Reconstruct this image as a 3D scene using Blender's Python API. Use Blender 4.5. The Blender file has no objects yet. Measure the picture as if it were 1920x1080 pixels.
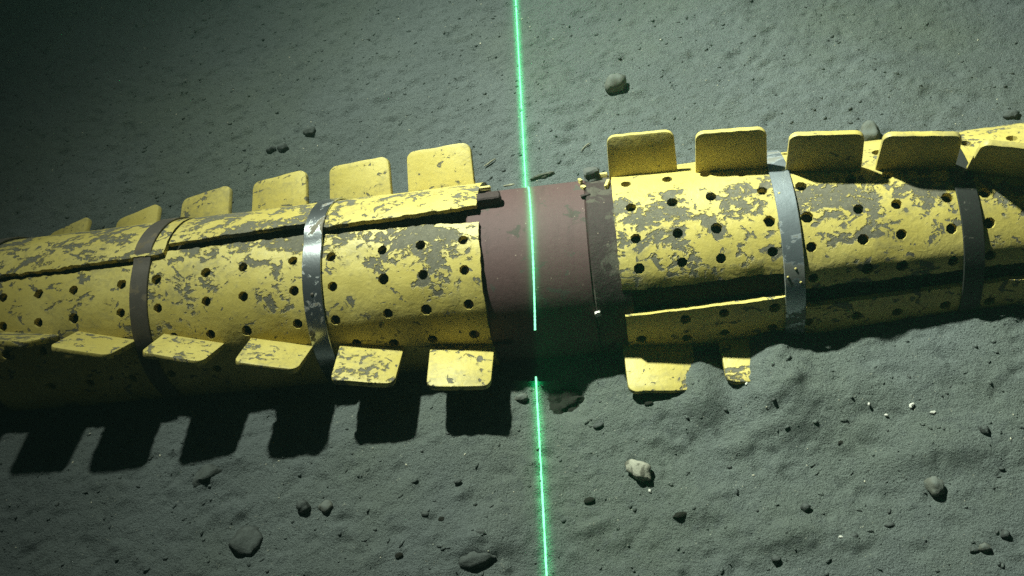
import bpy, bmesh, math, random
import numpy as np
from mathutils import Vector, Matrix
from mathutils.geometry import delaunay_2d_cdt

random.seed(7)
RNG = np.random.default_rng(11)
scene = bpy.context.scene
COL = scene.collection
R = 0.25            # outer radius of the strake shells
H0 = 0.0375         # height of the pipe axis over the mean seabed (half buried)

# ------------------------------------------------------------------ camera
cam_d = bpy.data.cameras.new('camera')
cam = bpy.data.objects.new('camera', cam_d)
COL.objects.link(cam)
cam_d.sensor_width = 36.0
cam_d.angle = math.radians(60.0)
cam_d.clip_start = 0.02
cam_d.clip_end = 300.0
cam.matrix_world = Matrix(((0.98460968, 0.10195958, 0.14194373, 0.33466933),
                           (-0.00207243, 0.81893925, -0.57387647, -1.38261117),
                           (-0.1747555, 0.56475016, 0.80654682, 1.93949469),
                           (0, 0, 0, 1)))
scene.camera = cam

# ------------------------------------------------------------------ world: deep water at night
world = bpy.data.worlds.new('World')
scene.world = world
world.use_nodes = True
wn = world.node_tree.nodes
wl = world.node_tree.links
bg = wn.get('Background') or wn.new('ShaderNodeBackground')
sky = wn.new('ShaderNodeTexSky')
sky.sky_type = 'NISHITA'
sky.sun_disc = False
sky.sun_elevation = math.radians(62)
sky.sun_rotation = math.radians(-20)
wl.new(sky.outputs['Color'], bg.inputs['Color'])
bg.inputs['Strength'].default_value = 0.0035

# ------------------------------------------------------------------ the survey vehicle's flood lamp
LAMP_POS = Vector((-1.0, 2.02, 3.42))
LAMP_AIM = Vector((0.74, 0.02, 0.1))
sd = bpy.data.lights.new('flood_lamp', 'POINT')
sd.energy = 2700.0
sd.color = (0.88, 1.0, 0.87)
sd.shadow_soft_size = 0.085
sd.use_nodes = True          # reflector lamp: soft bell-shaped beam round its axis
fn, fl = sd.node_tree.nodes, sd.node_tree.links
fn.clear()
f_out = fn.new('ShaderNodeOutputLight'); f_em = fn.new('ShaderNodeEmission'); f_tc = fn.new('ShaderNodeTexCoord')
f_dot = fn.new('ShaderNodeVectorMath'); f_dot.operation = 'DOT_PRODUCT'
f_dot.inputs[1].default_value = (LAMP_AIM - LAMP_POS).normalized()
fl.new(f_tc.outputs['Normal'], f_dot.inputs[0])
f_a = fn.new('ShaderNodeMath'); f_a.operation = 'MULTIPLY_ADD'
fl.new(f_dot.outputs['Value'], f_a.inputs[0]); f_a.inputs[1].default_value = 16.5; f_a.inputs[2].default_value = -16.5
f_e = fn.new('ShaderNodeMath'); f_e.operation = 'EXPONENT'
fl.new(f_a.outputs[0], f_e.inputs[0]); fl.new(f_e.outputs[0], f_em.inputs['Strength']); fl.new(f_em.outputs[0], f_out.inputs[0])
so = bpy.data.objects.new('flood_lamp', sd)
COL.objects.link(so)
so.location = LAMP_POS

# line laser of the same vehicle: a thin sheet of green light
LAS_N = Vector((-0.98699152, -0.02929978, 0.1580799))
LAS_OFF = -0.04508849
LAS_POS = Vector((0.30670543, 0.71175253, 1.76164932))
ld = bpy.data.lights.new('line_laser', 'POINT')
ld.energy = 130.0
ld.color = (0.3, 1.0, 0.9)
ld.shadow_soft_size = 0.0
ld.use_nodes = True
ln, ll = ld.node_tree.nodes, ld.node_tree.links
ln.clear()
lo_ = ln.new('ShaderNodeOutputLight')
em = ln.new('ShaderNodeEmission')
tc = ln.new('ShaderNodeTexCoord')
dt = ln.new('ShaderNodeVectorMath'); dt.operation = 'DOT_PRODUCT'
dt.inputs[1].default_value = LAS_N
ll.new(tc.outputs['Normal'], dt.inputs[0])


def lmath(op, a, b=None):
    m = ln.new('ShaderNodeMath'); m.operation = op
    for i, v in enumerate((a, b)):
        if v is None:
            continue
        if isinstance(v, (int, float)):
            m.inputs[i].default_value = v
        else:
            ll.new(v, m.inputs[i])
    return m.outputs[0]


def lgauss(w, amp):
    q = lmath('DIVIDE', dt.outputs['Value'], w)
    q = lmath('MULTIPLY', q, q)
    q = lmath('MULTIPLY', q, -1.0)
    q = lmath('EXPONENT', q)
    return lmath('MULTIPLY', q, amp)


core = lmath('ADD', lgauss(0.0016, 3.0), lgauss(0.0055, 7.0))
core = lmath('ADD', core, lgauss(0.016, 0.45))
ll.new(core, em.inputs['Strength'])
em.inputs['Color'].default_value = (0.02, 1.0, 0.33, 1)
ll.new(em.outputs[0], lo_.inputs[0])
lobj = bpy.data.objects.new('line_laser', ld)
COL.objects.link(lobj)
lobj.location = LAS_POS

scene.view_settings.view_transform = 'Standard'
scene.view_settings.look = 'None'
scene.view_settings.exposure = 0.0
scene.view_settings.gamma = 1.0
scene.view_settings.use_curve_mapping = False
scene.cycles.use_denoising = False
scene.cycles.max_bounces = 6
scene.cycles.caustics_reflective = False
scene.cycles.caustics_refractive = False


# ------------------------------------------------------------------ helpers
def tag(o, label=None, cat=None, group=None, kind=None):
    if label: o['label'] = label
    if cat: o['category'] = cat
    if group: o['group'] = group
    if kind: o['kind'] = kind
    return o


def link(name, me, mat=None, parent=None):
    o = bpy.data.objects.new(name, me)
    COL.objects.link(o)
    if mat is not None and not me.materials:
        me.materials.append(mat)
    if parent is not None:
        o.parent = parent
    return o


def np_mesh(name, V, F, smooth=True):
    """V (n,3) array, F (m,3|4) int array"""
    me = bpy.data.meshes.new(name)
    V = np.asarray(V, dtype=np.float32); F = np.asarray(F, dtype=np.int32)
    k = F.shape[1]
    me.vertices.add(len(V)); me.vertices.foreach_set('co', V.ravel())
    me.loops.add(F.size); me.loops.foreach_set('vertex_index', F.ravel())
    me.polygons.add(len(F))
    me.polygons.foreach_set('loop_start', np.arange(0, F.size, k, dtype=np.int32))
    me.polygons.foreach_set('loop_total', np.full(len(F), k, dtype=np.int32))
    me.polygons.foreach_set('use_smooth', np.full(len(F), smooth, dtype=bool))
    me.update(calc_edges=True)
    me.validate()
    return me


def bm_mesh(name, bm, smooth=False, sharp=None):
    me = bpy.data.meshes.new(name)
    bmesh.ops.recalc_face_normals(bm, faces=bm.faces)
    bm.to_mesh(me); bm.free()
    if smooth:
        me.polygons.foreach_set('use_smooth', np.ones(len(me.polygons), dtype=bool))
        if sharp: me.set_sharp_from_angle(angle=math.radians(sharp))
    return me


def S(X, th, r=R):
    """point on the pipe: X along it, th degrees from straight up towards the far side"""
    t = math.radians(th)
    return Vector((X, r * math.sin(t), H0 + r * math.cos(t)))


LAT = RNG.random((256, 256))


def vnoise(x, y, seed=0):
    x = np.asarray(x, float) + seed * 17.31; y = np.asarray(y, float) + seed * 9.77
    xi = np.floor(x).astype(int); yi = np.floor(y).astype(int)
    fx = x - xi; fy = y - yi
    fx = fx * fx * fx * (fx * (fx * 6 - 15) + 10); fy = fy * fy * fy * (fy * (fy * 6 - 15) + 10)
    g = lambda a, b: LAT[a & 255, b & 255]
    return ((g(xi, yi) * (1 - fx) + g(xi + 1, yi) * fx) * (1 - fy)
            + (g(xi, yi + 1) * (1 - fx) + g(xi + 1, yi + 1) * fx) * fy) * 2 - 1


def sstep(a, b, v):
    t = np.clip((np.asarray(v, float) - a) / (b - a), 0, 1)
    return t * t * (3 - 2 * t)


# ------------------------------------------------------------------ materials
class NT:
    def __init__(self, name):
        self.m = bpy.data.materials.new(name); self.m.use_nodes = True
        self.t = self.m.node_tree; self.n = self.t.nodes; self.l = self.t.links
        self.n.clear()
        self.out = self.n.new('ShaderNodeOutputMaterial')
        self.p = self.n.new('ShaderNodeBsdfPrincipled')
        self.l.new(self.p.outputs[0], self.out.inputs['Surface'])

    def put(self, sock, v):
        if hasattr(v, 'links') or isinstance(v, bpy.types.NodeSocket):
            self.l.new(v, sock)
        elif isinstance(v, (tuple, list)) and len(v) == 3 and sock.type == 'RGBA':
            sock.default_value = (*v, 1)
        else:
            sock.default_value = v

    def coord(self, which='Object', scale=None, rnd=False):
        c = self.n.new('ShaderNodeTexCoord').outputs[which]
        if rnd:
            oi = self.n.new('ShaderNodeObjectInfo')
            s = self.n.new('ShaderNodeVectorMath'); s.operation = 'SCALE'
            s.inputs[0].default_value = (31.7, 17.3, 53.1)
            self.l.new(oi.outputs['Random'], s.inputs['Scale'])
            a = self.n.new('ShaderNodeVectorMath'); a.operation = 'ADD'
            self.l.new(c, a.inputs[0]); self.l.new(s.outputs[0], a.inputs[1])
            c = a.outputs[0]
        if scale:
            mp = self.n.new('ShaderNodeMapping'); mp.inputs['Scale'].default_value = scale
            self.l.new(c, mp.inputs['Vector']); c = mp.outputs[0]
        return c

    def noise(self, vec, scale, detail=4, rough=0.55, dist=0.0):
        k = self.n.new('ShaderNodeTexNoise')
        self.l.new(vec, k.inputs['Vector'])
        k.inputs['Scale'].default_value = scale; k.inputs['Detail'].default_value = detail
        k.inputs['Roughness'].default_value = rough; k.inputs['Distortion'].default_value = dist
        return k.outputs['Fac']

    def voro(self, vec, scale, feature='F1', rand=1.0):
        k = self.n.new('ShaderNodeTexVoronoi'); k.feature = feature
        self.l.new(vec, k.inputs['Vector'])
        k.inputs['Scale'].default_value = scale; k.inputs['Randomness'].default_value = rand
        return k

    def math(self, op, a, b=None, c=None, clamp=False):
        k = self.n.new('ShaderNodeMath'); k.operation = op; k.use_clamp = clamp
        for i, v in enumerate((a, b, c)):
            if v is not None: self.put(k.inputs[i], v)
        return k.outputs[0]

    def ramp(self, fac, a, b):
        k = self.n.new('ShaderNodeMapRange'); k.interpolation_type = 'SMOOTHSTEP'
        self.put(k.inputs['Value'], fac)
        k.inputs['From Min'].default_value = a; k.inputs['From Max'].default_value = b
        return k.outputs['Result']

    def mix(self, fac, a, b, mode='MIX'):
        k = self.n.new('ShaderNodeMix'); k.data_type = 'RGBA'; k.blend_type = mode
        self.put(k.inputs[0], fac); self.put(k.inputs[6], a); self.put(k.inputs[7], b)
        return k.outputs[2]

    def bump(self, h, dist, strength=1.0, prev=None):
        k = self.n.new('ShaderNodeBump')
        k.inputs['Strength'].default_value = strength; k.inputs['Distance'].default_value = dist
        self.put(k.inputs['Height'], h)
        if prev is not None: self.l.new(prev, k.inputs['Normal'])
        return k.outputs[0]

    def attr(self, name):
        k = self.n.new('ShaderNodeAttribute'); k.attribute_name = name
        return k.outputs['Fac']

    def set(self, **kw):
        for k, v in kw.items():
            self.put(self.p.inputs[k.replace('_', ' ')], v)
        return self.m


def mat_sediment(name, base, pale=True):
    t = NT(name)
    c = t.coord('Object')
    n1 = t.noise(c, 2.3, 5, 0.6)
    n2 = t.noise(c, 34, 6, 0.7)
    n3 = t.noise(c, 260, 4, 0.75)
    n4 = t.noise(c, 0.9, 4, 0.6)
    d = [x * 0.66 for x in base]; b = [x * 1.45 for x in base]
    col = t.mix(t.ramp(n1, 0.3, 0.7), tuple(x * 0.86 for x in base), tuple(x * 1.1 for x in base))
    col = t.mix(t.math('MULTIPLY', t.ramp(n4, 0.42, 0.66), 0.7), col, (base[0] * 0.96, base[1] * 0.98, base[2] * 0.80))
    col = t.mix(t.math('MULTIPLY', t.ramp(n2, 0.50, 0.68), 0.6), col, tuple(d))
    col = t.mix(t.math('MULTIPLY', t.ramp(n3, 0.5, 0.75), 0.6), col, tuple(b))
    col = t.mix(t.math('MULTIPLY', t.ramp(n3, 0.47, 0.33), 0.75), col, tuple(x * 0.42 for x in base))
    if pale:
        v = t.voro(c, 170)
        dot = t.math('LESS_THAN', v.outputs['Distance'], 0.24)
        sel = t.math('GREATER_THAN', t.noise(c, 61, 2, 0.5), 0.66)
        col = t.mix(t.math('MULTIPLY', dot, t.math('MULTIPLY', sel, 0.75)), col, (0.36, 0.36, 0.28))
    h = t.math('ADD', t.math('MULTIPLY', n3, 0.35), t.math('MULTIPLY', t.noise(c, 130, 5, 0.7), 1.0))
    nb = t.bump(h, 0.0095, 1.0)
    return t.set(Base_Color=col, Roughness=0.95, Normal=nb, Specular_IOR_Level=0.15)


def mat_yellow(name, use_attr=True, rnd=False, bias=0.0):
    """pale yellow coating, flaked and overgrown in grey patches"""
    t = NT(name)
    c = t.coord('Object', rnd=rnd)
    cs = t.coord('Object', scale=(0.75, 1.0, 1.0), rnd=rnd)
    wear = t.attr('wear') if use_attr else None
    big = t.noise(cs, 10.5, 7, 0.62, 0.9)
    mid = t.noise(cs, 27, 5, 0.6, 1.1)
    sm = t.noise(c, 75, 3, 0.5, 0.6)
    thr = t.math('ADD', big, t.math('MULTIPLY', t.math('SUBTRACT', mid, 0.5), 0.55))
    thr = t.math('ADD', thr, t.math('MULTIPLY', t.math('SUBTRACT', sm, 0.5), 0.30))
    if wear is not None:
        thr = t.math('ADD', thr, wear)
    if bias:
        thr = t.math('ADD', thr, bias)
    patch = t.ramp(thr, 0.552, 0.612)
    chipv = t.math('ADD', mid, t.math('MULTIPLY', sm, 0.28))
    if wear is not None:
        chipv = t.math('ADD', chipv, t.math('MULTIPLY', wear, 0.45))
    if bias:
        chipv = t.math('ADD', chipv, bias * 0.3)
    chip = t.ramp(chipv, 0.735, 0.75)
    grow = t.math('MAXIMUM', patch, chip)
    edge = t.ramp(thr, 0.48, 0.60)
    yel = t.mix(t.ramp(t.noise(c, 6, 4, 0.6), 0.35, 0.7), (0.45, 0.36, 0.085), (0.53, 0.435, 0.125))
    yel = t.mix(t.math('MULTIPLY', t.ramp(t.noise(c, 190, 4, 0.7), 0.45, 0.75), 0.35), yel, (0.40, 0.33, 0.10))
    yel = t.mix(t.math('MULTIPLY', edge, t.math('MULTIPLY', t.ramp(sm, 0.4, 0.62), 0.55)), yel, (0.36, 0.29, 0.10))
    gry = t.mix(t.noise(c, 55, 5, 0.7), (0.058, 0.054, 0.036), (0.175, 0.162, 0.115))
    gry = t.mix(t.math('MULTIPLY', t.ramp(t.noise(c, 240, 3, 0.6), 0.55, 0.7), 0.4), gry, (0.30, 0.27, 0.15))
    smudge = t.ramp(t.math('ADD', t.noise(cs, 7, 6, 0.7, 0.4), t.math('MULTIPLY', t.math('SUBTRACT', sm, 0.5), 0.5)), 0.46, 0.74)
    yel = t.mix(t.math('MULTIPLY', smudge, 0.62), yel, (0.23, 0.20, 0.09))
    fleck = t.ramp(t.math('ADD', t.noise(c, 120, 4, 0.65, 0.5), t.math('MULTIPLY', big, -0.25)), 0.47, 0.50)
    grow = t.math('MULTIPLY', grow, t.math('SUBTRACT', 1.0, t.math('MULTIPLY', fleck, 0.85)))
    col = t.mix(grow, yel, gry)
    h = t.math('MULTIPLY', grow, -0.75)
    h = t.math('ADD', h, t.math('MULTIPLY', t.noise(c, 14, 4, 0.5), 0.5))
    h = t.math('ADD', h, t.math('MULTIPLY', sm, 0.22))
    h = t.math('ADD', h, t.math('MULTIPLY', t.noise(c, 300, 3, 0.7), 0.06))
    nb = t.bump(h, 0.0045, 0.9)
    ro = t.math('ADD', 0.5, t.math('MULTIPLY', grow, 0.4))
    return t.set(Base_Color=col, Roughness=ro, Normal=nb, Specular_IOR_Level=0.3)


def mat_simple(name, col, rough=0.7, metal=0.0, var=0.25, scale=40, bump=0.001, spec=0.3, dirt=None, dirt_thr=0.6, dust=0.0, speck=None):
    t = NT(name)
    c = t.coord('Object', rnd=False)
    n = t.noise(c, scale, 6, 0.65)
    cc = t.mix(n, tuple(x * (1 - var) for x in col), tuple(x * (1 + var) for x in col))
    ro = rough
    if dirt:
        k = t.ramp(t.math('ADD', t.noise(c, scale * 0.35, 6, 0.65, 0.7), t.math('MULTIPLY', n, 0.15)), dirt_thr, dirt_thr + 0.05)
        cc = t.mix(k, cc, dirt)
        ro = t.math('ADD', rough, t.math('MULTIPLY', k, 0.95 - rough))
        if metal: metal = t.math('MULTIPLY', t.math('SUBTRACT', 1.0, k), metal)
    if speck:
        v = t.voro(c, 110)
        k = t.math('MULTIPLY', t.math('LESS_THAN', v.outputs['Distance'], 0.20), t.math('GREATER_THAN', t.noise(c, 37, 2, 0.5), 0.64))
        cc = t.mix(t.math('MULTIPLY', k, 0.7), cc, speck)
        cc = t.mix(t.math('MULTIPLY', t.ramp(t.noise(t.coord('Object', scale=(9, 1, 1)), 5, 6, 0.7), 0.5, 0.72), 0.4), cc, tuple(x * 0.5 for x in col))
        cc = t.mix(t.math('MULTIPLY', t.ramp(t.noise(c, 350, 3, 0.8), 0.5, 0.7), 0.5), cc, tuple(x * 1.5 for x in col))
    if dust:
        ge = t.n.new('ShaderNodeNewGeometry'); sx = t.n.new('ShaderNodeSeparateXYZ')
        t.l.new(ge.outputs['Normal'], sx.inputs[0])
        up = t.ramp(t.math('ADD', sx.outputs['Z'], t.math('MULTIPLY', t.math('SUBTRACT', n, 0.5), 0.9)), 0.55, 1.0)
        cc = t.mix(t.math('MULTIPLY', up, dust), cc, (0.115, 0.130, 0.118))
    nb = t.bump(t.math('ADD', n, t.math('MULTIPLY', t.noise(c, scale * 7, 3, 0.7), 0.3)), bump, 0.8)
    return t.set(Base_Color=cc, Roughness=ro, Metallic=metal, Normal=nb, Specular_IOR_Level=spec)


M_sed = mat_sediment('sediment', (0.138, 0.157, 0.149))
M_yel = mat_yellow('worn yellow coating')
M_fin = mat_yellow('yellow fin coating', use_attr=False, rnd=True, bias=-0.11)
M_finc = mat_yellow('clean yellow fin coating', use_attr=False, rnd=True, bias=-0.4)
M_finw = mat_yellow('flaked yellow fin coating', use_attr=False, rnd=True, bias=-0.04)
M_brown = mat_simple('maroon joint coating', (0.078, 0.043, 0.040), 0.72, 0, 0.16, 60, 0.0008, 0.3, (0.062, 0.058, 0.046), 0.66, 0.0, (0.26, 0.20, 0.15))
M_flange = mat_simple('dirty maroon flange', (0.036, 0.024, 0.021), 0.75, 0, 0.4, 50, 0.003, 0.25, (0.075, 0.068, 0.052), 0.62, 0.0, (0.20, 0.16, 0.11))
M_core = mat_simple('dark pipe core', (0.022, 0.022, 0.016), 0.85, 0, 0.3, 30, 0.001, 0.2)
M_steel = mat_simple('stainless band', (0.50, 0.52, 0.52), 0.24, 0.95, 0.15, 26, 0.0005, 0.5, (0.17, 0.15, 0.11), 0.66)
M_steelb = mat_simple('blue grey steel band', (0.38, 0.42, 0.44), 0.38, 0.85, 0.22, 26, 0.0007, 0.5, (0.15, 0.15, 0.13), 0.62)
M_rust = mat_simple('dull brown band', (0.085, 0.072, 0.058), 0.6, 0.35, 0.3, 30, 0.001, 0.3, (0.12, 0.095, 0.06), 0.62)
M_dark = mat_simple('dark grey band', (0.032, 0.033, 0.029), 0.55, 0.4, 0.25, 30, 0.001, 0.3, (0.13, 0.12, 0.09), 0.68)
M_block = mat_simple('grey crusted block', (0.085, 0.088, 0.078), 0.9, 0, 0.3, 90, 0.003, 0.2)
M_scrap = mat_simple('yellow scrap', (0.55, 0.46, 0.16), 0.8, 0, 0.3, 90, 0.002, 0.2)
M_rock_d = mat_simple('dark rock', (0.050, 0.054, 0.049), 0.95, 0, 0.4, 60, 0.006, 0.1, (0.085, 0.095, 0.086), 0.62, 0.45)
M_rock_g = mat_simple('grey rock', (0.105, 0.108, 0.088), 0.92, 0, 0.3, 60, 0.003, 0.15, (0.13, 0.14, 0.12), 0.62, 0.6)
M_rock_p = mat_simple('pale rock', (0.30, 0.29, 0.225), 0.9, 0, 0.3, 60, 0.003, 0.2, (0.13, 0.125, 0.095), 0.56)
M_clod = mat_simple('dark mud', (0.020, 0.020, 0.016), 0.95, 0, 0.4, 90, 0.008, 0.05)
M_shell = mat_simple('pale shell', (0.52, 0.51, 0.44), 0.5, 0, 0.2, 80, 0.001, 0.4)
M_grit = mat_simple('dull shell grit', (0.42, 0.40, 0.30), 0.7, 0, 0.3, 80, 0.001, 0.3)
M_pale = mat_simple('pale crust', (0.24, 0.23, 0.16), 0.9, 0, 0.4, 90, 0.002, 0.1)
M_twig = mat_simple('brown debris', (0.085, 0.085, 0.066), 0.9, 0, 0.4, 90, 0.002, 0.1)

# ------------------------------------------------------------------ seabed
LUMPS = []   # (x, y, radius_x, radius_y, height)


def mound(x, y, rx, ry, h): LUMPS.append((x, y, rx, ry, h))


mound(0.591, -0.735, 0.085, 0.045, 0.022)
mound(0.955, -0.575, 0.13, 0.055, 0.026)
mound(0.519, -0.515, 0.06, 0.04, 0.016)
mound(0.70, -0.50, 0.08, 0.05, 0.012)
mound(-0.04, -0.70, 0.10, 0.06, 0.018)
mound(0.42, -0.66, 0.07, 0.04, 0.012)
mound(-0.085, -0.73, 0.06, 0.032, 0.020)
mound(0.455, -0.40, 0.050, 0.10, 0.052)
mound(0.34, -0.42, 0.09, 0.10, 0.018)
mound(0.635, -0.39, 0.085, 0.17, 0.070)
mound(0.80, -0.40, 0.10, 0.14, 0.020)
mound(0.85, -0.40, 0.20, 0.12, 0.016)
mound(-0.72, -0.47, 0.07, 0.04, 0.016)


def ground_low(x, y):
    z = 0.012 * vnoise(x * 0.9, y * 0.9, 1) + 0.006 * vnoise(x * 2.3, y * 2.3, 2)
    z += 0.034 * sstep(-0.2, -0.5, y) * sstep(0.1, -0.2, x)            # left near side stands a little higher
    z += 0.062 * sstep(0.66, 1.15, x) * sstep(-1.15, -0.25, y) * sstep(0.32, 0.0, y)   # bank against the right end
    for (a, b, rx, ry, h) in LUMPS:
        q = ((x - a) / rx) ** 2
        dy = y - b
        q = q + np.where(dy < 0, (dy / (ry * 0.55)) ** 2, (dy / (ry * 1.5)) ** 2)   # steeper on the near side
        z = z + h * np.exp(-q)
    # scoured pit beside the joint
    z -= 0.050 * np.exp(-(((x - 0.125) / 0.055) ** 2 + ((y + 0.345) / 0.050) ** 2))
    return z


def ground_fine(x, y):
    w = 0.35 + 0.65 * sstep(-0.9, 0.3, vnoise(x * 1.4, y * 1.4, 5))
    z = 0.0036 * vnoise(x * 8 + 0.6 * y, y * 11, 3) * w
    z += 0.0027 * vnoise(x * 21, y * 27, 4) * w
    r = 1 - np.abs(vnoise(x * 33 + 7 * y, y * 47 - 5 * x, 8)); z += 0.0016 * (r - 0.5) * w
    z += 0.0020 * vnoise(x * 58, y * 66, 6) * w
    z += 0.0013 * vnoise(x * 118, y * 122, 7)
    return z


STEP = 0.0055
xs = np.arange(-2.35, 1.95, STEP); ys = np.arange(-1.05, 1.75, STEP)
NX, NY = len(xs), len(ys)
Gx, Gy = np.meshgrid(xs, ys, indexing='ij')
FINE = 0.85 * ground_fine(Gx, Gy)
# small clods and pits, splatted on the fine grid
for k in range(9000):
    cx = RNG.uniform(-2.3, 1.9); cy = RNG.uniform(-1.0, 1.7)
    s = RNG.random() ** 3.2
    r = 0.0045 + 0.014 * s
    hgt = (0.55 + 0.5 * RNG.random()) * r * (0.52 if RNG.random() < 0.5 else -0.6)
    i0 = int((cx - xs[0]) / STEP); j0 = int((cy - ys[0]) / STEP); q = int(3 * r / STEP) + 2
    a, b, c_, d_ = max(0, i0 - q), min(NX, i0 + q), max(0, j0 - q), min(NY, j0 + q)
    if a >= b or c_ >= d_: continue
    el = RNG.uniform(0.7, 1.9); an = RNG.uniform(-0.5, 0.7)
    X_ = Gx[a:b, c_:d_] - cx; Y_ = Gy[a:b, c_:d_] - cy
    u = (X_ * math.cos(an) + Y_ * math.sin(an)) / el; v = -X_ * math.sin(an) + Y_ * math.cos(an)
    FINE[a:b, c_:d_] += hgt * np.exp(-((u * u + v * v) / (r * r)) ** 1.5)


def fine_at(x, y):
    i = min(max(int(round((x - xs[0]) / STEP)), 0), NX - 1); j = min(max(int(round((y - ys[0]) / STEP)), 0), NY - 1)
    return float(FINE[i, j])


def ground(x, y):
    return float(ground_low(np.float64(x), np.float64(y))) + fine_at(x, y)


grow = np.cumsum(0.012 * 1.22 ** np.arange(34))
ax = np.concatenate([xs[0] - grow[::-1], xs, xs[-1] + grow])
ay = np.concatenate([ys[0] - grow[::-1], ys, ys[-1] + grow])
FX, FY = np.meshgrid(ax, ay, indexing='ij')
FZ = ground_low(FX, FY)
pad = len(grow)
FZ[pad:-pad, pad:-pad] += FINE
idx = np.arange(FX.size).reshape(FX.shape)
quads = np.stack([idx[:-1, :-1], idx[1:, :-1], idx[1:, 1:], idx[:-1, 1:]], -1).reshape(-1, 4)
seabed = link('seabed', np_mesh('seabed', np.stack([FX, FY, FZ], -1).reshape(-1, 3), quads), M_sed)
tag(seabed, 'soft grey green sediment seabed with small pits and clods', kind='structure')

# ------------------------------------------------------------------ the pipeline
pipe = bpy.data.objects.new('pipeline', None)
COL.objects.link(pipe)
pipe.empty_display_size = 0.2
tag(pipe, 'yellow strake-clad pipeline with a bare maroon joint lying half buried across the seabed', 'pipeline')


def ring_mesh(name, x0, x1, r_out, r_in, seg=128, bevel=0.0, th0=0, th1=360, rfun=None):
    """tube with wall; r_out may vary with angle through rfun"""
    prof = []
    nb = 1 if bevel == 0 else 2
    if bevel:
        prof = [(x0, r_in), (x0, r_out - bevel), (x0 + bevel, r_out), (x1 - bevel, r_out), (x1, r_out - bevel), (x1, r_in)]
    else:
        prof = [(x0, r_in), (x0, r_out), (x1, r_out), (x1, r_in)]
    V = []
    for k in range(seg):
        th = 360.0 * k / seg
        d = rfun(th) if rfun else 0.0
        for (x, r) in prof: V.append(S(x, th, r + d))
    n = len(prof); F = []
    for k in range(seg):
        a = k * n; b = ((k + 1) % seg) * n
        for i in range(n):
            j = (i + 1) % n
            F.append((a + i, a + j, b + j, b + i))
    me = np_mesh(name, np.array(V), np.array(F))
    me.set_sharp_from_angle(angle=math.radians(25))
    return me


core = link('pipe_core', ring_mesh('pipe_core', -6.0, 6.0, 0.221, 0.20, 96), M_core, pipe)
joint = link('joint_coating', ring_mesh('joint_coating', -0.075, 0.226, 0.238, 0.2215, 160, 0.004), M_brown, pipe)
tag(joint, 'bare maroon coated joint between the two yellow strakes')
flange = link('joint_flange', ring_mesh('joint_flange', 0.2262, 0.315, 0.2435, 0.2215, 160, 0.003), M_flange, pipe)
tag(flange, 'darker dirt speckled collar at the right end of the maroon joint')


def interp(tab):
    xs_, ys_ = zip(*tab)
    return lambda x: float(np.interp(x, xs_, ys_))


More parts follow.
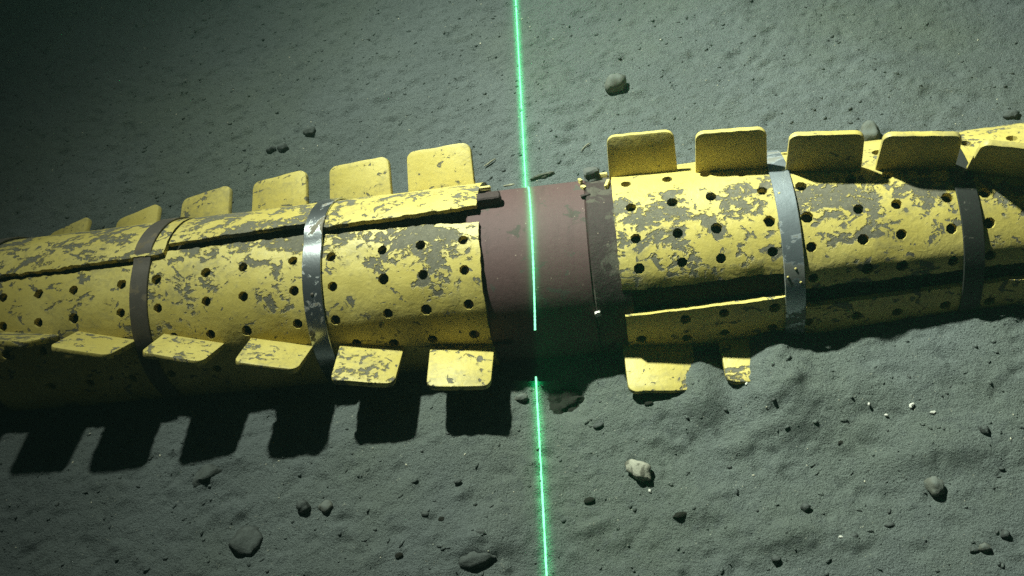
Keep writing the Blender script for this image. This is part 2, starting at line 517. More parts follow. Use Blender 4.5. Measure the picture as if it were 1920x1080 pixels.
def shell_mesh(name, x0, x1, lo, hi, ro, thick, holes, wear, seed, jag=0.0030, rfun=None, hole_r=0.0152):
    """curved plate with real holes. lo/hi: edge angle (deg) as functions of X; meshed flat, then bent round the pipe"""
    rs = random.Random(seed)
    k = math.radians(1) * R
    pts, edges = [], []

    def loop(ps):
        b = len(pts); pts.extend(ps)
        edges.extend([(b + i, b + (i + 1) % len(ps)) for i in range(len(ps))])

    def jit(x, y, s):
        return float(vnoise(x * 45 + s, y * 45, seed)) * jag + float(vnoise(x * 160 + s, y * 160, seed + 1)) * jag * 0.6

    n = max(8, int((x1 - x0) / 0.008)); B = []
    X = [x0 + (x1 - x0) * i / n for i in range(n + 1)]
    for x in X: B.append((x, lo(x) * k + jit(x, 0, 3)))
    m = max(8, int((hi(x1) - lo(x1)) * k / 0.010))
    for i in range(1, m): B.append((x1 + 0.5 * jit(0, i * 0.01, 5), (lo(x1) + (hi(x1) - lo(x1)) * i / m) * k))
    for x in reversed(X): B.append((x, hi(x) * k + jit(x, 0, 7)))
    m = max(8, int((hi(x0) - lo(x0)) * k / 0.010))
    for i in range(m - 1, 0, -1): B.append((x0 + 0.5 * jit(0, i * 0.01, 9), (lo(x0) + (hi(x0) - lo(x0)) * i / m) * k))
    loop(B)
    hc = []
    for (hx, ht) in holes:
        c = (hx, ht * k); hc.append(c)
        ph = rs.uniform(0, 1); rr = hole_r * rs.uniform(0.93, 1.07)
        ps = []
        for i in range(24):
            a = 2 * math.pi * i / 24
            q = rr * (1 + 0.15 * math.cos(8 * a + ph) + rs.uniform(-0.035, 0.035))
            ps.append((c[0] + q * math.cos(a), c[1] + q * math.sin(a)))
        loop(ps)
    gx = np.arange(x0 + 0.012, x1 - 0.006, 0.0135)
    tmin = min(lo(x) for x in X) * k; tmax = max(hi(x) for x in X) * k
    for x in gx:
        l_, h_ = lo(x) * k + 0.008, hi(x) * k - 0.008
        for t in np.arange(tmin, tmax, 0.0115):
            if not (l_ < t < h_): continue
            if any((x - c[0]) ** 2 + (t - c[1]) ** 2 < (hole_r * 1.45) ** 2 for c in hc): continue
            pts.append((x + rs.uniform(-.001, .001), t + rs.uniform(-.001, .001)))
    out = delaunay_2d_cdt([Vector(p) for p in pts], edges, [], 1, 1e-7)
    P = [tuple(v) for v in out[0]]
    F = []
    for f in out[2]:
        cx = sum(P[i][0] for i in f) / 3; ct = sum(P[i][1] for i in f) / 3
        if any((cx - c[0]) ** 2 + (ct - c[1]) ** 2 < (hole_r * 0.80) ** 2 for c in hc): continue
        # drop slivers lying inside a hole polygon
        F.append(tuple(f))
    V = []
    for (x, t) in P:
        th = t / k
        dr = 0.0016 * float(vnoise(x * 7, t * 7, seed + 2)) + 0.0008 * float(vnoise(x * 24, t * 24, seed + 3))
        if rfun: dr += rfun(x, th)
        V.append(S(x, th, ro + dr))
    n0 = len(P)
    for (x, t) in P:
        th = t / k
        V.append(S(x, th, ro - thick + (rfun(x, th) if rfun else 0.0)))
    cnt = {}
    for f in F:
        for a, b in ((f[0], f[1]), (f[1], f[2]), (f[2], f[0])):
            cnt[(a, b)] = cnt.get((a, b), 0) + 1
    F2 = list(F) + [(f[2] + n0, f[1] + n0, f[0] + n0) for f in F]
    for (a, b) in cnt:
        if (b, a) not in cnt:
            F2 += [(b, a, a + n0), (b, a + n0, b + n0)]
    # orient outward
    V = np.array(V); F2 = np.array(F2)
    f = F2[0]; nrm = np.cross(V[f[1]] - V[f[0]], V[f[2]] - V[f[0]])
    rad = V[f[0]] - np.array([V[f[0]][0], 0, H0])
    if nrm @ rad < 0: F2 = F2[:, ::-1]
    me = np_mesh(name, V, F2)
    me.set_sharp_from_angle(angle=math.radians(35))
    at = me.attributes.new('wear', 'FLOAT', 'POINT')
    w = [wear(x, t / k) for (x, t) in P]
    at.data.foreach_set('value', np.array(w + w, dtype=np.float32))
    return me


def shell(label, x0, x1, lo, hi, ro, thick, holes, wear, seed, **kw):
    o = link('strake_shell', shell_mesh('strake_shell', x0, x1, lo, hi, ro, thick, holes, wear, seed, **kw), M_yel, pipe)
    return tag(o, label)


const = lambda v: (lambda x: v)


def bell(v, c, w): return math.exp(-((v - c) / w) ** 2)


# --- left strake: a proud upper shell over a main shell, in three modules
L1h = [(-1.317, -14.6), (-1.213, -14.8), (-1.113, -14.9), (-0.978, -14.5), (-1.313, -32.4), (-1.21, -32.4), (-1.11, -32.1), (-0.979, -31.9),
       (-1.317, -49.5), (-1.212, -49.5), (-1.11, -49.5), (-0.979, -49.0), (-1.234, -74.8), (-1.122, -74.7), (-1.0, -74.6), (-1.15, -98.5), (-1.023, -97.8)]
L2h = [(-0.882, -13.9), (-0.747, -13.0), (-0.646, -12.3), (-0.514, -11.7), (-0.876, -31.4), (-0.744, -30.4), (-0.645, -29.9), (-0.512, -29.6),
       (-0.844, -49.2), (-0.745, -49.8), (-0.648, -49.8), (-0.513, -48.7), (-0.888, -73.7), (-0.76, -73.0), (-0.63, -72.0), (-0.911, -97.4), (-0.772, -94.2)]
L3h = [(-0.414, -11.8), (-0.282, -11.3), (-0.184, -11.0), (-0.078, -10.6), (-0.412, -29.5), (-0.281, -28.4), (-0.181, -28.4), (-0.078, -28.2),
       (-0.415, -48.8), (-0.28, -48.1), (-0.183, -48.2), (-0.077, -47.6), (-0.377, -65.2), (-0.284, -68.0), (-0.185, -68.0), (-0.078, -67.1), (-0.079, -80.5)]


def wl1(x, th): return -0.055 - 0.03 * bell(x, -1.2, 0.2) + 0.05 * bell(th, -2, 9)
def wl2(x, th): return -0.03 + 0.13 * bell(th, 2, 9) * bell(x, -0.58, 0.22) - 0.05 * (th < -40) + 0.03 * bell(th, -15, 14)
def wl3(x, th): return -0.02 + 0.17 * bell(th, -2, 8) * bell(x, -0.26, 0.18) + 0.05 * bell(x, -0.12, 0.10) * bell(th, -20, 18) - 0.06 * (th < -42)
def wup(x, th): return 0.03 + 0.06 * bell(x, -0.5, 0.25)


main0 = shell('main yellow shell of the leftmost strake module, out past the picture edge', -1.90, -1.432, const(-150), const(-4), R, 0.018,
              [(x, t) for x in (-1.82, -1.71, -1.60, -1.49) for t in (-15, -32, -49)], wl1, 3)
main1 = shell('main yellow shell left of the dull brown band', -1.428, -0.938, const(-150), interp([(-1.43, -3.2), (-0.93, -2.6)]), R, 0.018, L1h, wl1, 5)
main2 = shell('main yellow shell between the brown band and the bright steel band', -0.934, -0.466, const(-150), interp([(-0.94, 4.6), (-0.86, 5.2), (-0.49, 6.0)]), R, 0.018, L2h, wl2, 8)
main3 = shell('main yellow shell between the bright steel band and the maroon joint', -0.462, -0.038, const(-150), interp([(-0.46, 3.8), (-0.04, 1.4)]), R, 0.018, L3h, wl3, 12, rfun=lambda x, th: -0.009 * float(sstep(-50, -74, th)))
UR = 0.2635
up0 = shell('upper yellow cover shell beyond the left picture edge', -1.90, -1.432, const(-1), const(150), UR, 0.0125, [], wup, 15)
up1 = shell('upper yellow cover shell left of the dull brown band, its stepped end under the band', -1.428, -0.868,
            interp([(-1.43, -1.6), (-0.95, 0.8), (-0.868, 1.6)]), const(150), UR, 0.0125, [], wup, 17)
up2 = shell('upper yellow cover shell between the brown band and the bright steel band', -0.862, -0.466, interp([(-0.862, 8.6), (-0.79, 9.6), (-0.49, 12.5)]), const(150), UR, 0.0125, [], wup, 19)
up3 = shell('upper yellow cover shell beside the maroon joint with a wide open seam below it', -0.462, -0.045, interp([(-0.46, 7.2), (-0.045, 10.8)]), const(150), UR, 0.0125, [], lambda x, th: -0.015 + 0.06 * bell(x, -0.4, 0.1), 23)

# --- right strake
R1h = [(0.327, 17.8), (0.427, 17.7), (0.519, 18.1), (0.603, 14.8), (0.333, -1.8), (0.431, -1.4), (0.522, -0.8), (0.64, -0.8),
       (0.337, -21.0), (0.435, -20.6), (0.524, -20.3), (0.644, -19.6), (0.338, -37.7), (0.438, -36.7), (0.527, -36.8), (0.644, -36.1)]
R2h = [(0.729, -0.5), (0.842, 0.3), (0.923, 0.3), (1.035, 1.5), (0.729, -19.6), (0.843, -18.3), (0.926, -18.0), (1.035, -17.5), (0.73, -35.7), (0.844, -34.6),
       (0.927, -34.0), (1.034, -33.9), (0.73, -52.7), (0.85, -50.5), (0.925, -50.7), (1.035, -50.9), (0.728, 37.0), (0.923, 20.9), (0.83, 38)]
R3h = [(1.115, -16.9), (1.114, -33.0), (1.113, -50.0), (1.119, 19.4), (1.22, -16.5), (1.33, -16.5), (1.22, -33), (1.33, -33), (1.22, -50), (1.33, -50), (1.45, -16), (1.45, -33), (1.22, 19), (1.33, 19)]


def wr1(x, th): return -0.03 + 0.16 * bell(th, -9, 12) * (0.6 + 0.4 * bell(x, 0.40, 0.16)) + 0.05 * bell(th, -26, 12) - 0.12 * (th > 8)
def wr2(x, th): return -0.02 + 0.17 * bell(th, -9, 8) * bell(x, 0.80, 0.17) + 0.06 * bell(th, -24, 14) + 0.05 * bell(x, 0.98, 0.05) - 0.05 * (th < -36) - 0.06 * (th > 6)
def wr3(x, th): return -0.06 + 0.09 * bell(th, -20, 14) + 0.12 * bell(th, 40, 22)


def curl(a, b, h): return lambda x, th: -h * float(sstep(a, b, th))


right1 = shell('main yellow shell right of the maroon joint, heavily flaked to grey', 0.292, 0.686, interp([(0.29, -49.3), (0.69, -47.6)]), const(148), R, 0.018, R1h, wr1, 31, rfun=curl(-40, -52, 0.006))
right2 = shell('main yellow shell between the two bands right of the joint', 0.690, 1.076, interp([(0.69, -58.6), (1.08, -57.0)]), const(148), R, 0.018, R2h, wr2, 35, rfun=curl(-46, -62, 0.013))
right3 = shell('main yellow shell at the right picture edge', 1.080, 1.56, interp([(1.08, -56.8), (1.56, -56.4)]), const(148), R, 0.018, R3h, wr3, 39, rfun=curl(-44, -62, 0.013))
right4 = shell('main yellow shell out past the right picture edge', 1.564, 2.04, const(-56), const(148), R, 0.018,
               [(x, t) for x in (1.62, 1.73, 1.84, 1.95) for t in (-33, -16, 2)], wr3, 41)


def spring(x, th): return 0.0065 * float(sstep(-84, -58, th)) * float(sstep(0.70, 0.60, x))


low1 = shell('lower yellow shell below the maroon end of the right strake, sprung open along its top edge', 0.294, 0.686,
             interp([(0.29, -172), (0.69, -172)]), interp([(0.29, -63.5), (0.69, -61.0)]), R, 0.018,
             [(0.433, -69.1), (0.524, -67.3), (0.64, -67.2), (0.326, -81.6), (0.435, -83.9), (0.524, -82.8), (0.637, -82.1)], lambda x, th: -0.04, 43, rfun=spring, jag=0.0010)
low2 = shell('lower yellow shell in shade between the two right bands', 0.690, 1.076, const(-172), interp([(0.69, -69.6), (1.08, -65.6)]), R, 0.018,
             [(0.828, -78.8), (0.92, -79.3), (1.025, -77.4), (0.718, -79.8)], lambda x, th: -0.05, 45, jag=0.0012)
low3 = shell('lower yellow shell in shade at the right picture edge', 1.080, 1.56, const(-172), interp([(1.08, -65), (1.56, -63)]), R, 0.018,
             [(1.12, -77), (1.22, -77)], lambda x, th: -0.05, 47)
low4 = shell('lower yellow shell out past the right picture edge', 1.564, 2.04, const(-172), const(-63), R, 0.018, [], lambda x, th: -0.05, 49)


# --- fins
def fin_mesh(name, w, L, seed, chip=0.0):
    rs = random.Random(seed)
    base = -0.013
    w2 = w / 2; wt = w2 * 0.955; rc = 0.021
    out = [(-w2, base), (w2, base), (wt + 0.001, L - rc)]
    for i in range(1, 7):
        a = math.pi / 2 * i / 6
        out.append((wt - rc + rc * math.cos(a), L - rc + rc * math.sin(a)))
    for i in range(1, 6):
        out.append((wt - rc - (2 * wt - 2 * rc) * i / 6, L + rs.uniform(-chip, chip)))
    for i in range(0, 7):
        a = math.pi / 2 + math.pi / 2 * i / 6
        out.append((-wt + rc + rc * math.cos(a), L - rc + rc * math.sin(a)))
    bm = bmesh.new()
    T = 0.0080
    lo_ = [bm.verts.new((x, -T, z)) for x, z in out]
    hi_ = [bm.verts.new((x, T, z)) for x, z in out]
    bm.faces.new(lo_); bm.faces.new(list(reversed(hi_)))
    n = len(out)
    for i in range(n): bm.faces.new((lo_[i], lo_[(i + 1) % n], hi_[(i + 1) % n], hi_[i]))
    bmesh.ops.recalc_face_normals(bm, faces=bm.faces)
    es = [e for e in bm.edges if abs(e.verts[0].co.y - e.verts[1].co.y) < 1e-6]
    bmesh.ops.bevel(bm, geom=es, offset=0.0028, segments=2, profile=0.5, affect='EDGES')
    return bm_mesh(name, bm, smooth=True, sharp=40)


FIN_M = [fin_mesh('fin', 0.170, 0.125, s, 0.0008) for s in (1, 2)]
for m in FIN_M: m.materials.append(M_fin)
FINC_M = [fin_mesh('fin', 0.170, 0.125, s, 0.0010) for s in (8, 9)]
for m in FINC_M: m.materials.append(M_finc)
FINW_M = [fin_mesh('fin', 0.170, 0.125, s, 0.0016) for s in (5, 6)]
for m in FINW_M: m.materials.append(M_finw)


def fin(parent, X, th, yaw=8.0, L=1.0, w=1.0, worn=0, base=R, lean=0.0, i=[0]):
    i[0] += 1
    k_ = 0.25 if worn == 2 else 1.0
    lean += k_ * (-1.5, 2.2, 0.4, -2.4, 1.1, 2.6, -0.7)[i[0] % 7]
    me = (FIN_M, FINW_M, FINC_M)[worn][i[0] % 2]
    o = link('fin', me, None, parent)
    o.matrix_world = (Matrix.Translation(S(X, th, base)) @ Matrix.Rotation(-math.radians(th + lean), 4, 'X')
                      @ Matrix.Rotation(-math.radians(yaw), 4, 'Z') @ Matrix.Diagonal((w, 1, L, 1)))
    return o


for par, X, th, L, yw in ((up0, -1.62, 99, 1, 18), (up1, -1.385, 87, .95, 20), (up1, -1.14, 84, .95, 20), (up2, -0.893, 75, 1, 17), (up2, -0.645, 67.5, 1, 15),
                          (up3, -0.398, 64, 1.02, 11), (up3, -0.165, 62, 1.08, 8)):
    fin(par, X - 0.008, th, yw, L, 1.15)
for par, X, th, L, yw in ((main0, -1.46, -33, 1, 8), (main1, -1.235, -40, 1, 8), (main1, -1.028, -46, 1, 14), (main2, -0.795, -53, 1, 15), (main2, -0.567, -60.5, 1, 14),
                          (main3, -0.342, -70, 1.02, 11), (main3, -0.115, -76, 1.02, 7)):
    fin(par, X, th, yw, L, 0.95, worn=1)
for par, X, th, L, yw in ((right1, 0.372, 30, .86, 5), (right1, 0.582, 20.8, .88, 6), (right2, 0.788, 10.5, .86, 9), (right2, 0.985, 3.5, .86, 10),
                          (right3, 1.172, -7.5, .88, 16), (right3, 1.38, -16, .88, 12)):
    fin(par, X, th, yw, L, 1.0, worn=2, lean=-5.0 if X < 0.7 else -2.0)
for par, X, th, L, yw in ((low1, 0.363, -90, 1.0, 6), (low1, 0.594, -92, 0.95, 6), (low2, 0.80, -97, 1.0, 8), (low3, 1.2, -108, 1, 8)):
    fin(par, X, th, yw, L, 1.0, worn=1)


# --- straps
def strap(label, x0, x1, mat, proud, seed):
    def rf(th):
        t = th if th <= 180 else th - 360
        v = 0.0005 * math.sin(math.radians(th) * 5 + seed)
        if proud:
            v += 0.0135 * float(sstep(-5, 9, t)) * (1 if t > -90 else 0)
        return v
    o = link('strap', ring_mesh('strap', x0, x1, R + 0.0065, R + 0.0022, 160, 0.0012, rfun=rf), mat, pipe)
    tag(o, label)
    return o


def rivet(parent, X, th, r, mat, rad=0.0045):
    bm = bmesh.new()
    bmesh.ops.create_uvsphere(bm, u_segments=12, v_segments=6, radius=rad)
    bmesh.ops.scale(bm, vec=(1, 1, 0.5), verts=bm.verts)
    o = link('rivet', bm_mesh('rivet', bm, True), mat, parent)
    o.matrix_world = Matrix.Translation(S(X, th, r)) @ Matrix.Rotation(-math.radians(th), 4, 'X')
    return o


s1 = strap('dull brown strap round the left strake', -0.951, -0.903, M_rust, True, 1)
s2 = strap('bright stainless strap round the left strake', -0.4875, -0.4385, M_steel, True, 2)
s3 = strap('bluish steel strap round the right strake', 0.6645, 0.7105, M_steelb, False, 3)
s4 = strap('dark grey strap at the far right', 1.0545, 1.0985, M_dark, False, 4)
s0 = strap('strap past the left picture edge', -1.453, -1.407, M_rust, True, 5)
s5 = strap('strap past the right picture edge', 1.54, 1.585, M_dark, False, 6)
rivet(s2, -0.463, -33, R + 0.0065, M_rust)
for q in ((0.676, -4.5), (0.700, -53.5), (0.672, -50), (0.690, -46)):
    rivet(s3, q[0], q[1], R + 0.0065, M_scrap, 0.003)


def rough_block(name, X, th, r0, dims, mat, seed, rot=0.0, amp=0.12, parent=pipe):
    """small bevelled, slightly irregular block sitting on the pipe: dims = (along, round, height)"""
    rs = random.Random(seed)
    bm = bmesh.new()
    bmesh.ops.create_cube(bm, size=1.0)
    bmesh.ops.subdivide_edges(bm, edges=bm.edges[:], cuts=2, use_grid_fill=True)
    for v in bm.verts:
        v.co = Vector((v.co.x * dims[0], v.co.y * dims[1], (v.co.z + 0.5) * dims[2]))
        v.co += Vector([rs.uniform(-1, 1) * amp * d * 0.35 for d in dims])
    es = [e for e in bm.edges if len(e.link_faces) == 2 and e.calc_face_angle(0) > 0.8]
    bmesh.ops.bevel(bm, geom=es, offset=min(dims) * 0.12, segments=1, affect='EDGES')
    o = link(name, bm_mesh(name, bm, True, 30), mat, parent)
    o.matrix_world = Matrix.Translation(S(X, th, r0)) @ Matrix.Rotation(-math.radians(th), 4, 'X') @ Matrix.Rotation(rot, 4, 'Z')
    return o


tag(rough_block('locking_tab', -0.018, 19, 0.236, (0.062, 0.034, 0.028), M_flange, 1, 0.05), 'maroon locking tab at the top of the left strake end')
tag(rough_block('locking_tab', -0.012, -78, 0.236, (0.045, 0.020, 0.014), M_brown, 2, 0.0), 'maroon locking tab at the bottom of the left strake end')
tag(rough_block('flange_block', 0.243, 36, 0.241, (0.038, 0.040, 0.030), M_block, 3, 0.1), 'grey crusted block on top of the joint collar')
rough_block('yellow_scrap', 0.213, 34, 0.238, (0.008, 0.022, 0.012), M_scrap, 4, 0.3)
rough_block('yellow_scrap', 0.221, 24, 0.238, (0.010, 0.014, 0.008), M_scrap, 5, 0.6)
rough_block('yellow_scrap', 0.272, 38, 0.243, (0.020, 0.014, 0.012), M_scrap, 6, 0.0)
rough_block('yellow_scrap', 0.281, 22, 0.243, (0.008, 0.034, 0.010), M_scrap, 7, -0.2)
rough_block('yellow_scrap', 0.226, 14, 0.2385, (0.024, 0.008, 0.008), M_flange, 8, 0.3)
rough_block('flange_lug', 0.229, -61, 0.241, (0.013, 0.011, 0.012), M_shell, 9, 0.2)
rough_block('yellow_scrap', -0.045, 33, 0.252, (0.052, 0.012, 0.010), M_scrap, 10, 0.0)


# ------------------------------------------------------------------ glowing strip draped over the surfaces, standing in for laser light on them
def laser_x(y, z): return (LAS_OFF - LAS_N.y * y - LAS_N.z * z) / LAS_N.x


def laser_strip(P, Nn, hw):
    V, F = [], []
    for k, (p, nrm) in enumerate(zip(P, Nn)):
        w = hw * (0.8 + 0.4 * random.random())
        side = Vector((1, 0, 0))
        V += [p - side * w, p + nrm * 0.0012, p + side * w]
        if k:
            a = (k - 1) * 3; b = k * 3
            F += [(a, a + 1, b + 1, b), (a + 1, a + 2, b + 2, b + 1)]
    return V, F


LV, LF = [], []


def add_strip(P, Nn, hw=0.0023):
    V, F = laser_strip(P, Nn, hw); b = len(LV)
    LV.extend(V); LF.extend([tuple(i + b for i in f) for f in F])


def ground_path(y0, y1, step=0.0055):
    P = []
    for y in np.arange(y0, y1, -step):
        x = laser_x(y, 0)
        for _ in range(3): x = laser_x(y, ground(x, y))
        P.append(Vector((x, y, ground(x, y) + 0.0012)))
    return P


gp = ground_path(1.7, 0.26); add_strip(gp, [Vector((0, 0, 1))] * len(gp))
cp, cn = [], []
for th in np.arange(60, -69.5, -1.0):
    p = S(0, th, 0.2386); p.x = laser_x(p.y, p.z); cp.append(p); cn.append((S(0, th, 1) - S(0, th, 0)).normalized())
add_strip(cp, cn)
gp = ground_path(-0.284, -1.02); add_strip(gp, [Vector((0, 0, 1))] * len(gp))
t = NT('emissive laser strip')
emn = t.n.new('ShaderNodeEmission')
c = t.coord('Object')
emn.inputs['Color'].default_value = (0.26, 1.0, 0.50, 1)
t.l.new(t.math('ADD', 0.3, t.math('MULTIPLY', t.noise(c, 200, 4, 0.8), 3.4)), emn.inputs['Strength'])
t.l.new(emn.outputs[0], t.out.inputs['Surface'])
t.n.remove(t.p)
las = link('laser_glow_strip', np_mesh('laser_glow_strip', np.array(LV), np.array(LF)), t.m)
tag(las, 'thin bright green glowing strip standing in for the laser line, running down the picture over seabed and maroon joint', 'laser line')


# ------------------------------------------------------------------ stones
def rock_mesh(name, seed, dims, rough=0.22, sub=3, flat=0.55):
    bm = bmesh.new()
    bmesh.ops.create_icosphere(bm, subdivisions=sub, radius=1.0)
    rs = random.Random(seed)
    cuts = [(Vector((rs.gauss(0, 1), rs.gauss(0, 1), rs.gauss(0, 1))).normalized(), rs.uniform(0.55, 0.9)) for _ in range(7)]
    o = seed * 3.7
    from mathutils import noise as mn
    for v in bm.verts:
        p = v.co.copy()
        for n_, d_ in cuts:
            q = p.dot(n_)
            if q > d_: p -= n_ * (q - d_) * flat
        p *= 1 + rough * (mn.noise(p * 1.3 + Vector((o, 0, 0))) + 0.45 * mn.noise(p * 3.4 + Vector((0, o, 0))) + 0.2 * mn.noise(p * 8 + Vector((0, 0, o))))
        v.co = Vector((p.x * dims[0], p.y * dims[1], p.z * dims[2]))
    return bm_mesh(name, bm, True, 50)


SINK = 0.25


def stone(name, cat, x, y, w, d, h, mat, label, seed, rot=0.0, sink=0.46, group=None, rough=0.30, sub=None, flat=0.55):
    o = link(name, rock_mesh(name, seed, (w / 2, d / 2, h / 2), rough, sub or (3 if w > 0.028 else 2), flat), mat)
    o.location = (x, y, float(ground_low(np.float64(x), np.float64(y))) + h / 2 - sink * h)
    o.rotation_euler = (0, 0, rot)
    return tag(o, label, cat, group)


G = 'loose stones on the seabed'
P_ = 'small dark pebbles on the near seabed'
stone('rock', 'rock', 0.325, 0.715, 0.070, 0.064, 0.062, M_rock_g, 'rounded grey brown rock alone on the far seabed right of the laser line', 1, 0.4, 0.2, G)
stone('rock', 'rock', -0.675, 0.70, 0.046, 0.036, 0.026, M_rock_d, 'flat dark stone behind the left strake, just above the pair of touching pebbles', 2, 0.2, 0.35, G)
stone('pebble', 'pebble', -0.795, 0.637, 0.034, 0.026, 0.024, M_rock_d, 'left one of two touching oval pebbles behind the left strake', 3, 0.1, 0.25, G)
stone('pebble', 'pebble', -0.757, 0.636, 0.036, 0.030, 0.028, M_rock_d, 'right one of two touching oval pebbles behind the left strake', 4, 0.2, 0.25, G)
stone('rock', 'rock', 1.005, 0.375, 0.066, 0.066, 0.066, M_rock_g, 'rounded grey rock peeping up between the third and fourth right fins', 5, 0.1, 0.3, G)
stone('rock', 'rock', 1.385, 0.395, 0.052, 0.030, 0.022, M_rock_d, 'flat dark stone at the right edge behind the pipe', 6, 0.1, 0.35, G)
stone('rock', 'rock', 0.292, -0.558, 0.064, 0.047, 0.044, M_rock_p, 'pale angular rock on the near seabed right of the laser line', 7, -0.5, 0.22, G, 0.3)
stone('rock', 'rock', -0.636, -0.668, 0.085, 0.078, 0.052, M_rock_d, 'largest dark rounded rock near the bottom edge, left half', 8, 0.2, 0.56, G)
stone('mud_clod', 'mud clod', -0.768, -0.500, 0.078, 0.055, 0.036, M_rock_d, 'dark mud clod just below the fin shadows on the left', 9, 0.3, 0.42, G)
stone('rock', 'rock', -0.500, -0.602, 0.034, 0.036, 0.032, M_rock_d, 'split dark pebble left of a half buried one, below the left fin shadows', 10, 0.7, 0.3, G, 0.35)
stone('rock', 'rock', -0.448, -0.604, 0.040, 0.032, 0.026, M_rock_g, 'half buried rounded pebble right of a split dark pebble', 11, 0.0, 0.42, G)
stone('rock', 'rock', -0.087, -0.748, 0.088, 0.045, 0.036, M_rock_d, 'low dark lump at the bottom edge left of the laser line', 12, 0.25, 0.62, G)
stone('rock', 'rock', 0.911, -0.646, 0.040, 0.047, 0.036, M_rock_g, 'grey oval stone with a pale crown on the right near seabed', 13, 0.2, 0.28, G)
stone('pebble', 'pebble', 0.173, -0.619, 0.026, 0.016, 0.014, M_clod, 'black oval pebble right of the laser line below the pale rock', 14, 0.1, 0.25, P_)
stone('pebble', 'pebble', 0.371, -0.670, 0.034, 0.018, 0.016, M_clod, 'long black pebble below and right of the pale angular rock', 15, 0.25, 0.3, P_)
stone('pebble', 'pebble', 1.032, -0.541, 0.020, 0.022, 0.018, M_rock_d, 'dark round pebble at the right above the grey oval stone', 16, 0.1, 0.3, P_)
stone('pebble', 'pebble', 0.640, -0.669, 0.024, 0.018, 0.018, M_rock_d, 'dark lone pebble between the pale rock and the grey oval stone', 17, 0.5, 0.3, P_)
stone('pebble', 'pebble', 0.327, -0.396, 0.022, 0.013, 0.012, M_clod, 'tiny black pebble below the half buried right fin', 18, 0.1, 0.3, P_)
stone('pebble', 'pebble', -0.130, -0.564, 0.020, 0.016, 0.016, M_rock_d, 'small dark pebble left of the laser line below the joint', 19, 0.6, 0.3, P_)
stone('pebble', 'pebble', 0.742, -0.528, 0.020, 0.014, 0.014, M_clod, 'small black pebble on the open slope below the steel strap', 20, 0.3, 0.3, P_)
stone('pebble', 'pebble', 0.203, -0.435, 0.028, 0.016, 0.014, M_rock_d, 'flat dark pebble below the dark pit beside the laser line', 21, 0.3, 0.3, P_)
stone('pebble', 'pebble', -0.164, -0.654, 0.016, 0.014, 0.012, M_clod, 'right one of two small dark pebbles low on the left of the laser line', 22, 0.3, 0.3, P_)
stone('pebble', 'pebble', -0.202, -0.640, 0.022, 0.019, 0.016, M_rock_d, 'left one of two small dark pebbles low on the left of the laser line', 23, 0.0, 0.3, P_)
stone('pebble', 'pebble', -0.070, -0.695, 0.026, 0.016, 0.014, M_rock_d, 'dark flat pebble above the low lump at the bottom edge', 24, -0.2, 0.3, P_)
stone('pebble', 'pebble', -0.259, -0.732, 0.018, 0.014, 0.012, M_clod, 'small black pebble at the bottom edge between the largest rock and the low lump', 25, 0.2, 0.3, P_)
stone('pebble', 'pebble', 0.952, -0.783, 0.018, 0.015, 0.014, M_rock_d, 'left pebble of the pair at the bottom right', 26, 0.3, 0.3, P_)
stone('pebble', 'pebble', 0.973, -0.780, 0.024, 0.020, 0.018, M_rock_g, 'right pebble of the pair at the bottom right', 27, 0.1, 0.3, P_)
stone('pebble', 'pebble', 1.018, -0.757, 0.018, 0.020, 0.018, M_rock_d, 'dark pebble nearest the bottom right corner', 28, 0.1, 0.3, P_)
stone('pebble', 'pebble', 0.726, -0.738, 0.022, 0.016, 0.014, M_rock_d, 'small dark pebble beside a pale shell chip near the bottom right', 29, 0.1, 0.3, P_)
stone('pebble', 'pebble', 0.804, -0.718, 0.022, 0.012, 0.012, M_rock_d, 'thin dark pebble midway along the bottom right', 30, 0.2, 0.35, P_)
stone('pebble', 'pebble', 0.560, -0.775, 0.020, 0.016, 0.014, M_rock_d, 'dark pebble in front of the low soft mound at the bottom right', 31, 0.2, 0.3, P_)
stone('mud_clod', 'mud clod', 0.115, -0.345, 0.15, 0.10, 0.050, M_clod, 'black crumbled mud clod beside the laser line below the joint', 33, 0.2, 0.45, None, 0.75, 4, 0.0)
stone('pebble', 'pebble', 0.018, -0.345, 0.034, 0.020, 0.018, M_rock_g, 'grey pebble in the shade left of the laser line below the joint', 34, 0.2, 0.35, P_)
stone('mud_clod', 'mud clod', 0.83, 0.36, 0.060, 0.045, 0.04, M_clod, 'dark clod behind the pipe beside the second right fin', 35, 0.2, 0.4, None, 0.35)

H = 'pale shell chips on the near seabed'
for k, (x, y, lab, w) in enumerate(((0.942, -0.486, 'rightmost of the white shell chips on the right slope', 0.013), (0.905, -0.464, 'bright white slanted shell chip between two others on the right slope', 0.017),
                                    (0.817, -0.451, 'leftmost bluish white shell chip on the right slope', 0.011), (0.849, -0.478, 'flat cream shell chip just below the leftmost bluish white one', 0.010),
                                    (0.700, -0.738, 'pale shell chip lying beside a small dark pebble near the bottom right', 0.010),
                                    (0.56, -0.37, 'small upright cream shell chip below the second half buried fin', 0.012),
                                    (0.31, -0.605, 'cream shell chip below the pale angular rock', 0.010))):
    stone('shell_chip', 'shell chip', x, y, w, w * 0.6, w * 0.7, M_shell, lab, 50 + k, 0.8 * k, 0.2, H, 0.4)


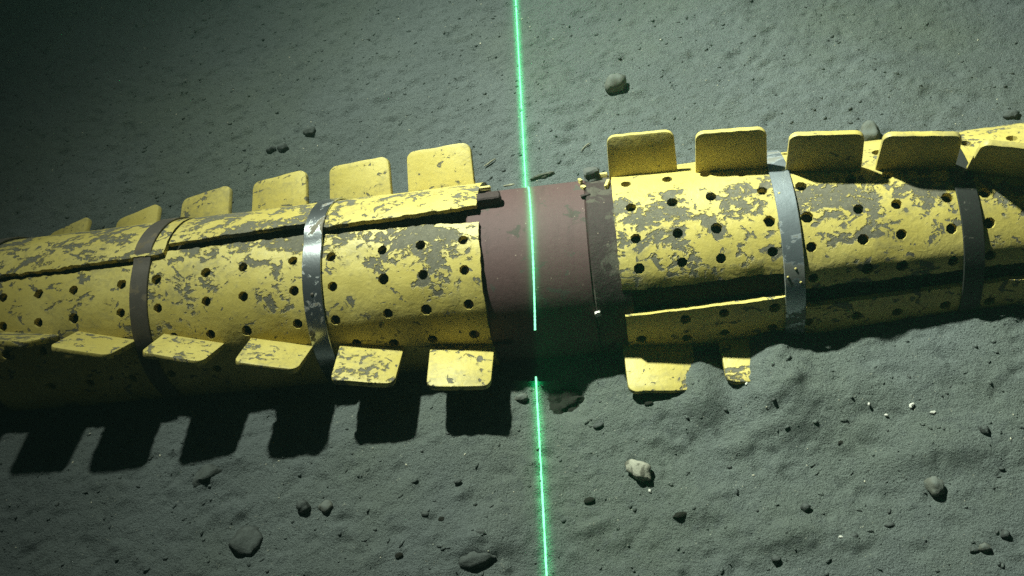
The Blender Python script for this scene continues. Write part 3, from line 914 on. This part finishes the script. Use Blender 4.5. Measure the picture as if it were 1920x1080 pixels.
def twig(label, pts, r, seed):
    rs = random.Random(seed)
    bm = bmesh.new(); prev = None
    for k, (x, y) in enumerate(pts):
        z = ground(x, y) + r * 1.0 + rs.uniform(0, r)
        rr = r * (1.0 - 0.6 * abs(2 * k / (len(pts) - 1) - 1)) * rs.uniform(0.8, 1.2)
        ring = [bm.verts.new((x + rs.uniform(-.2, .2) * rr, y + rr * math.cos(a), z + rr * math.sin(a))) for a in [i * math.pi / 3 for i in range(6)]]
        if prev:
            for i in range(6): bm.faces.new((prev[i], prev[(i + 1) % 6], ring[(i + 1) % 6], ring[i]))
        else: bm.faces.new(ring)
        prev = ring
    bm.faces.new(list(reversed(prev)))
    return tag(link('debris_strip', bm_mesh('debris_strip', bm, True), M_pale), label, 'debris')


stone('debris_strip', 'debris', 0.085, 0.385, 0.065, 0.012, 0.014, M_twig, 'crusted brown debris strip lying behind the joint right of the laser line', 61, 0.22, 0.3, None, 0.6, 4, 0.0)
stone('debris_strip', 'debris', -0.010, 0.365, 0.040, 0.009, 0.010, M_pale, 'thin debris strip behind the joint just left of the laser line', 62, 0.05, 0.3, None, 0.6, 4, 0.0)
twig('short pale debris strip behind the joint beside the last left fin', [(-0.09 + 0.012 * i, 0.452 + 0.008 * i) for i in range(4)], 0.0035, 2)
twig('tiny slanted debris strip behind the joint near the grey block', [(0.205 + 0.010 * i, 0.458 + 0.010 * i) for i in range(4)], 0.003, 3)


# ------------------------------------------------------------------ grit nobody could count
def grit(name, label, n, rmin, rmax, mat, seed):
    rg = np.random.default_rng(seed)
    ico = bmesh.new(); bmesh.ops.create_icosphere(ico, subdivisions=1, radius=1.0)
    ico.verts.ensure_lookup_table()
    v0 = np.array([v.co[:] for v in ico.verts]); f0 = np.array([[v.index for v in f.verts] for f in ico.faces]); ico.free()
    Vs, Fs = [], []
    gx = rg.uniform(-2.2, 1.85, n); gy = rg.uniform(-1.0, 1.7, n)
    gl = ground_low(gx, gy)
    for k in range(n):
        x, y = gx[k], gy[k]
        if abs(y) < 0.27: continue
        r = rmin + (rmax - rmin) * rg.random() ** 3
        z = gl[k] + fine_at(x, y)
        a = rg.uniform(0, 6.28); q = v0 * (r * np.array([rg.uniform(.8, 1.9), rg.uniform(.6, 1.1), rg.uniform(.5, .9)])) * rg.uniform(0.8, 1.2, (len(v0), 1))
        q = np.stack([q[:, 0] * math.cos(a) - q[:, 1] * math.sin(a), q[:, 0] * math.sin(a) + q[:, 1] * math.cos(a), q[:, 2]], 1)
        Fs.append(f0 + len(v0) * len(Vs)); Vs.append(q + np.array([x, y, z + r * 0.15]))
    o = link(name, np_mesh(name, np.concatenate(Vs), np.concatenate(Fs), True), mat)
    return tag(o, label, None, None, 'stuff')


grit('gravel', 'fine dark gravel strewn over the sediment', 1700, 0.0015, 0.0052, M_rock_d, 4)
grit('sediment_crumbs', 'crumbs of sediment lying loose on the seabed', 5200, 0.0016, 0.0062, M_sed, 6)
grit('shell_grit', 'tiny pale shell grit strewn over the sediment', 750, 0.0009, 0.0030, M_grit, 5)

# ------------------------------------------------------------------ murky water
bm = bmesh.new(); bmesh.ops.create_cube(bm, size=1.0)
bmesh.ops.scale(bm, vec=(110, 110, 3.3), verts=bm.verts)
bmesh.ops.translate(bm, vec=(0, 0, 0.65), verts=bm.verts)
hm = bpy.data.materials.new('murky water'); hm.use_nodes = True
hn = hm.node_tree.nodes; hn.clear()
ho = hn.new('ShaderNodeOutputMaterial'); hv = hn.new('ShaderNodeVolumePrincipled')
hv.inputs['Color'].default_value = (0.42, 0.84, 0.66, 1)
hv.inputs['Density'].default_value = 0.012
hv.inputs['Anisotropy'].default_value = 0.25
hm.node_tree.links.new(hv.outputs[0], ho.inputs['Volume'])
haze = link('haze', bm_mesh('haze', bm), hm)
tag(haze, 'thin greenish murk of the deep water', None, None, 'stuff')
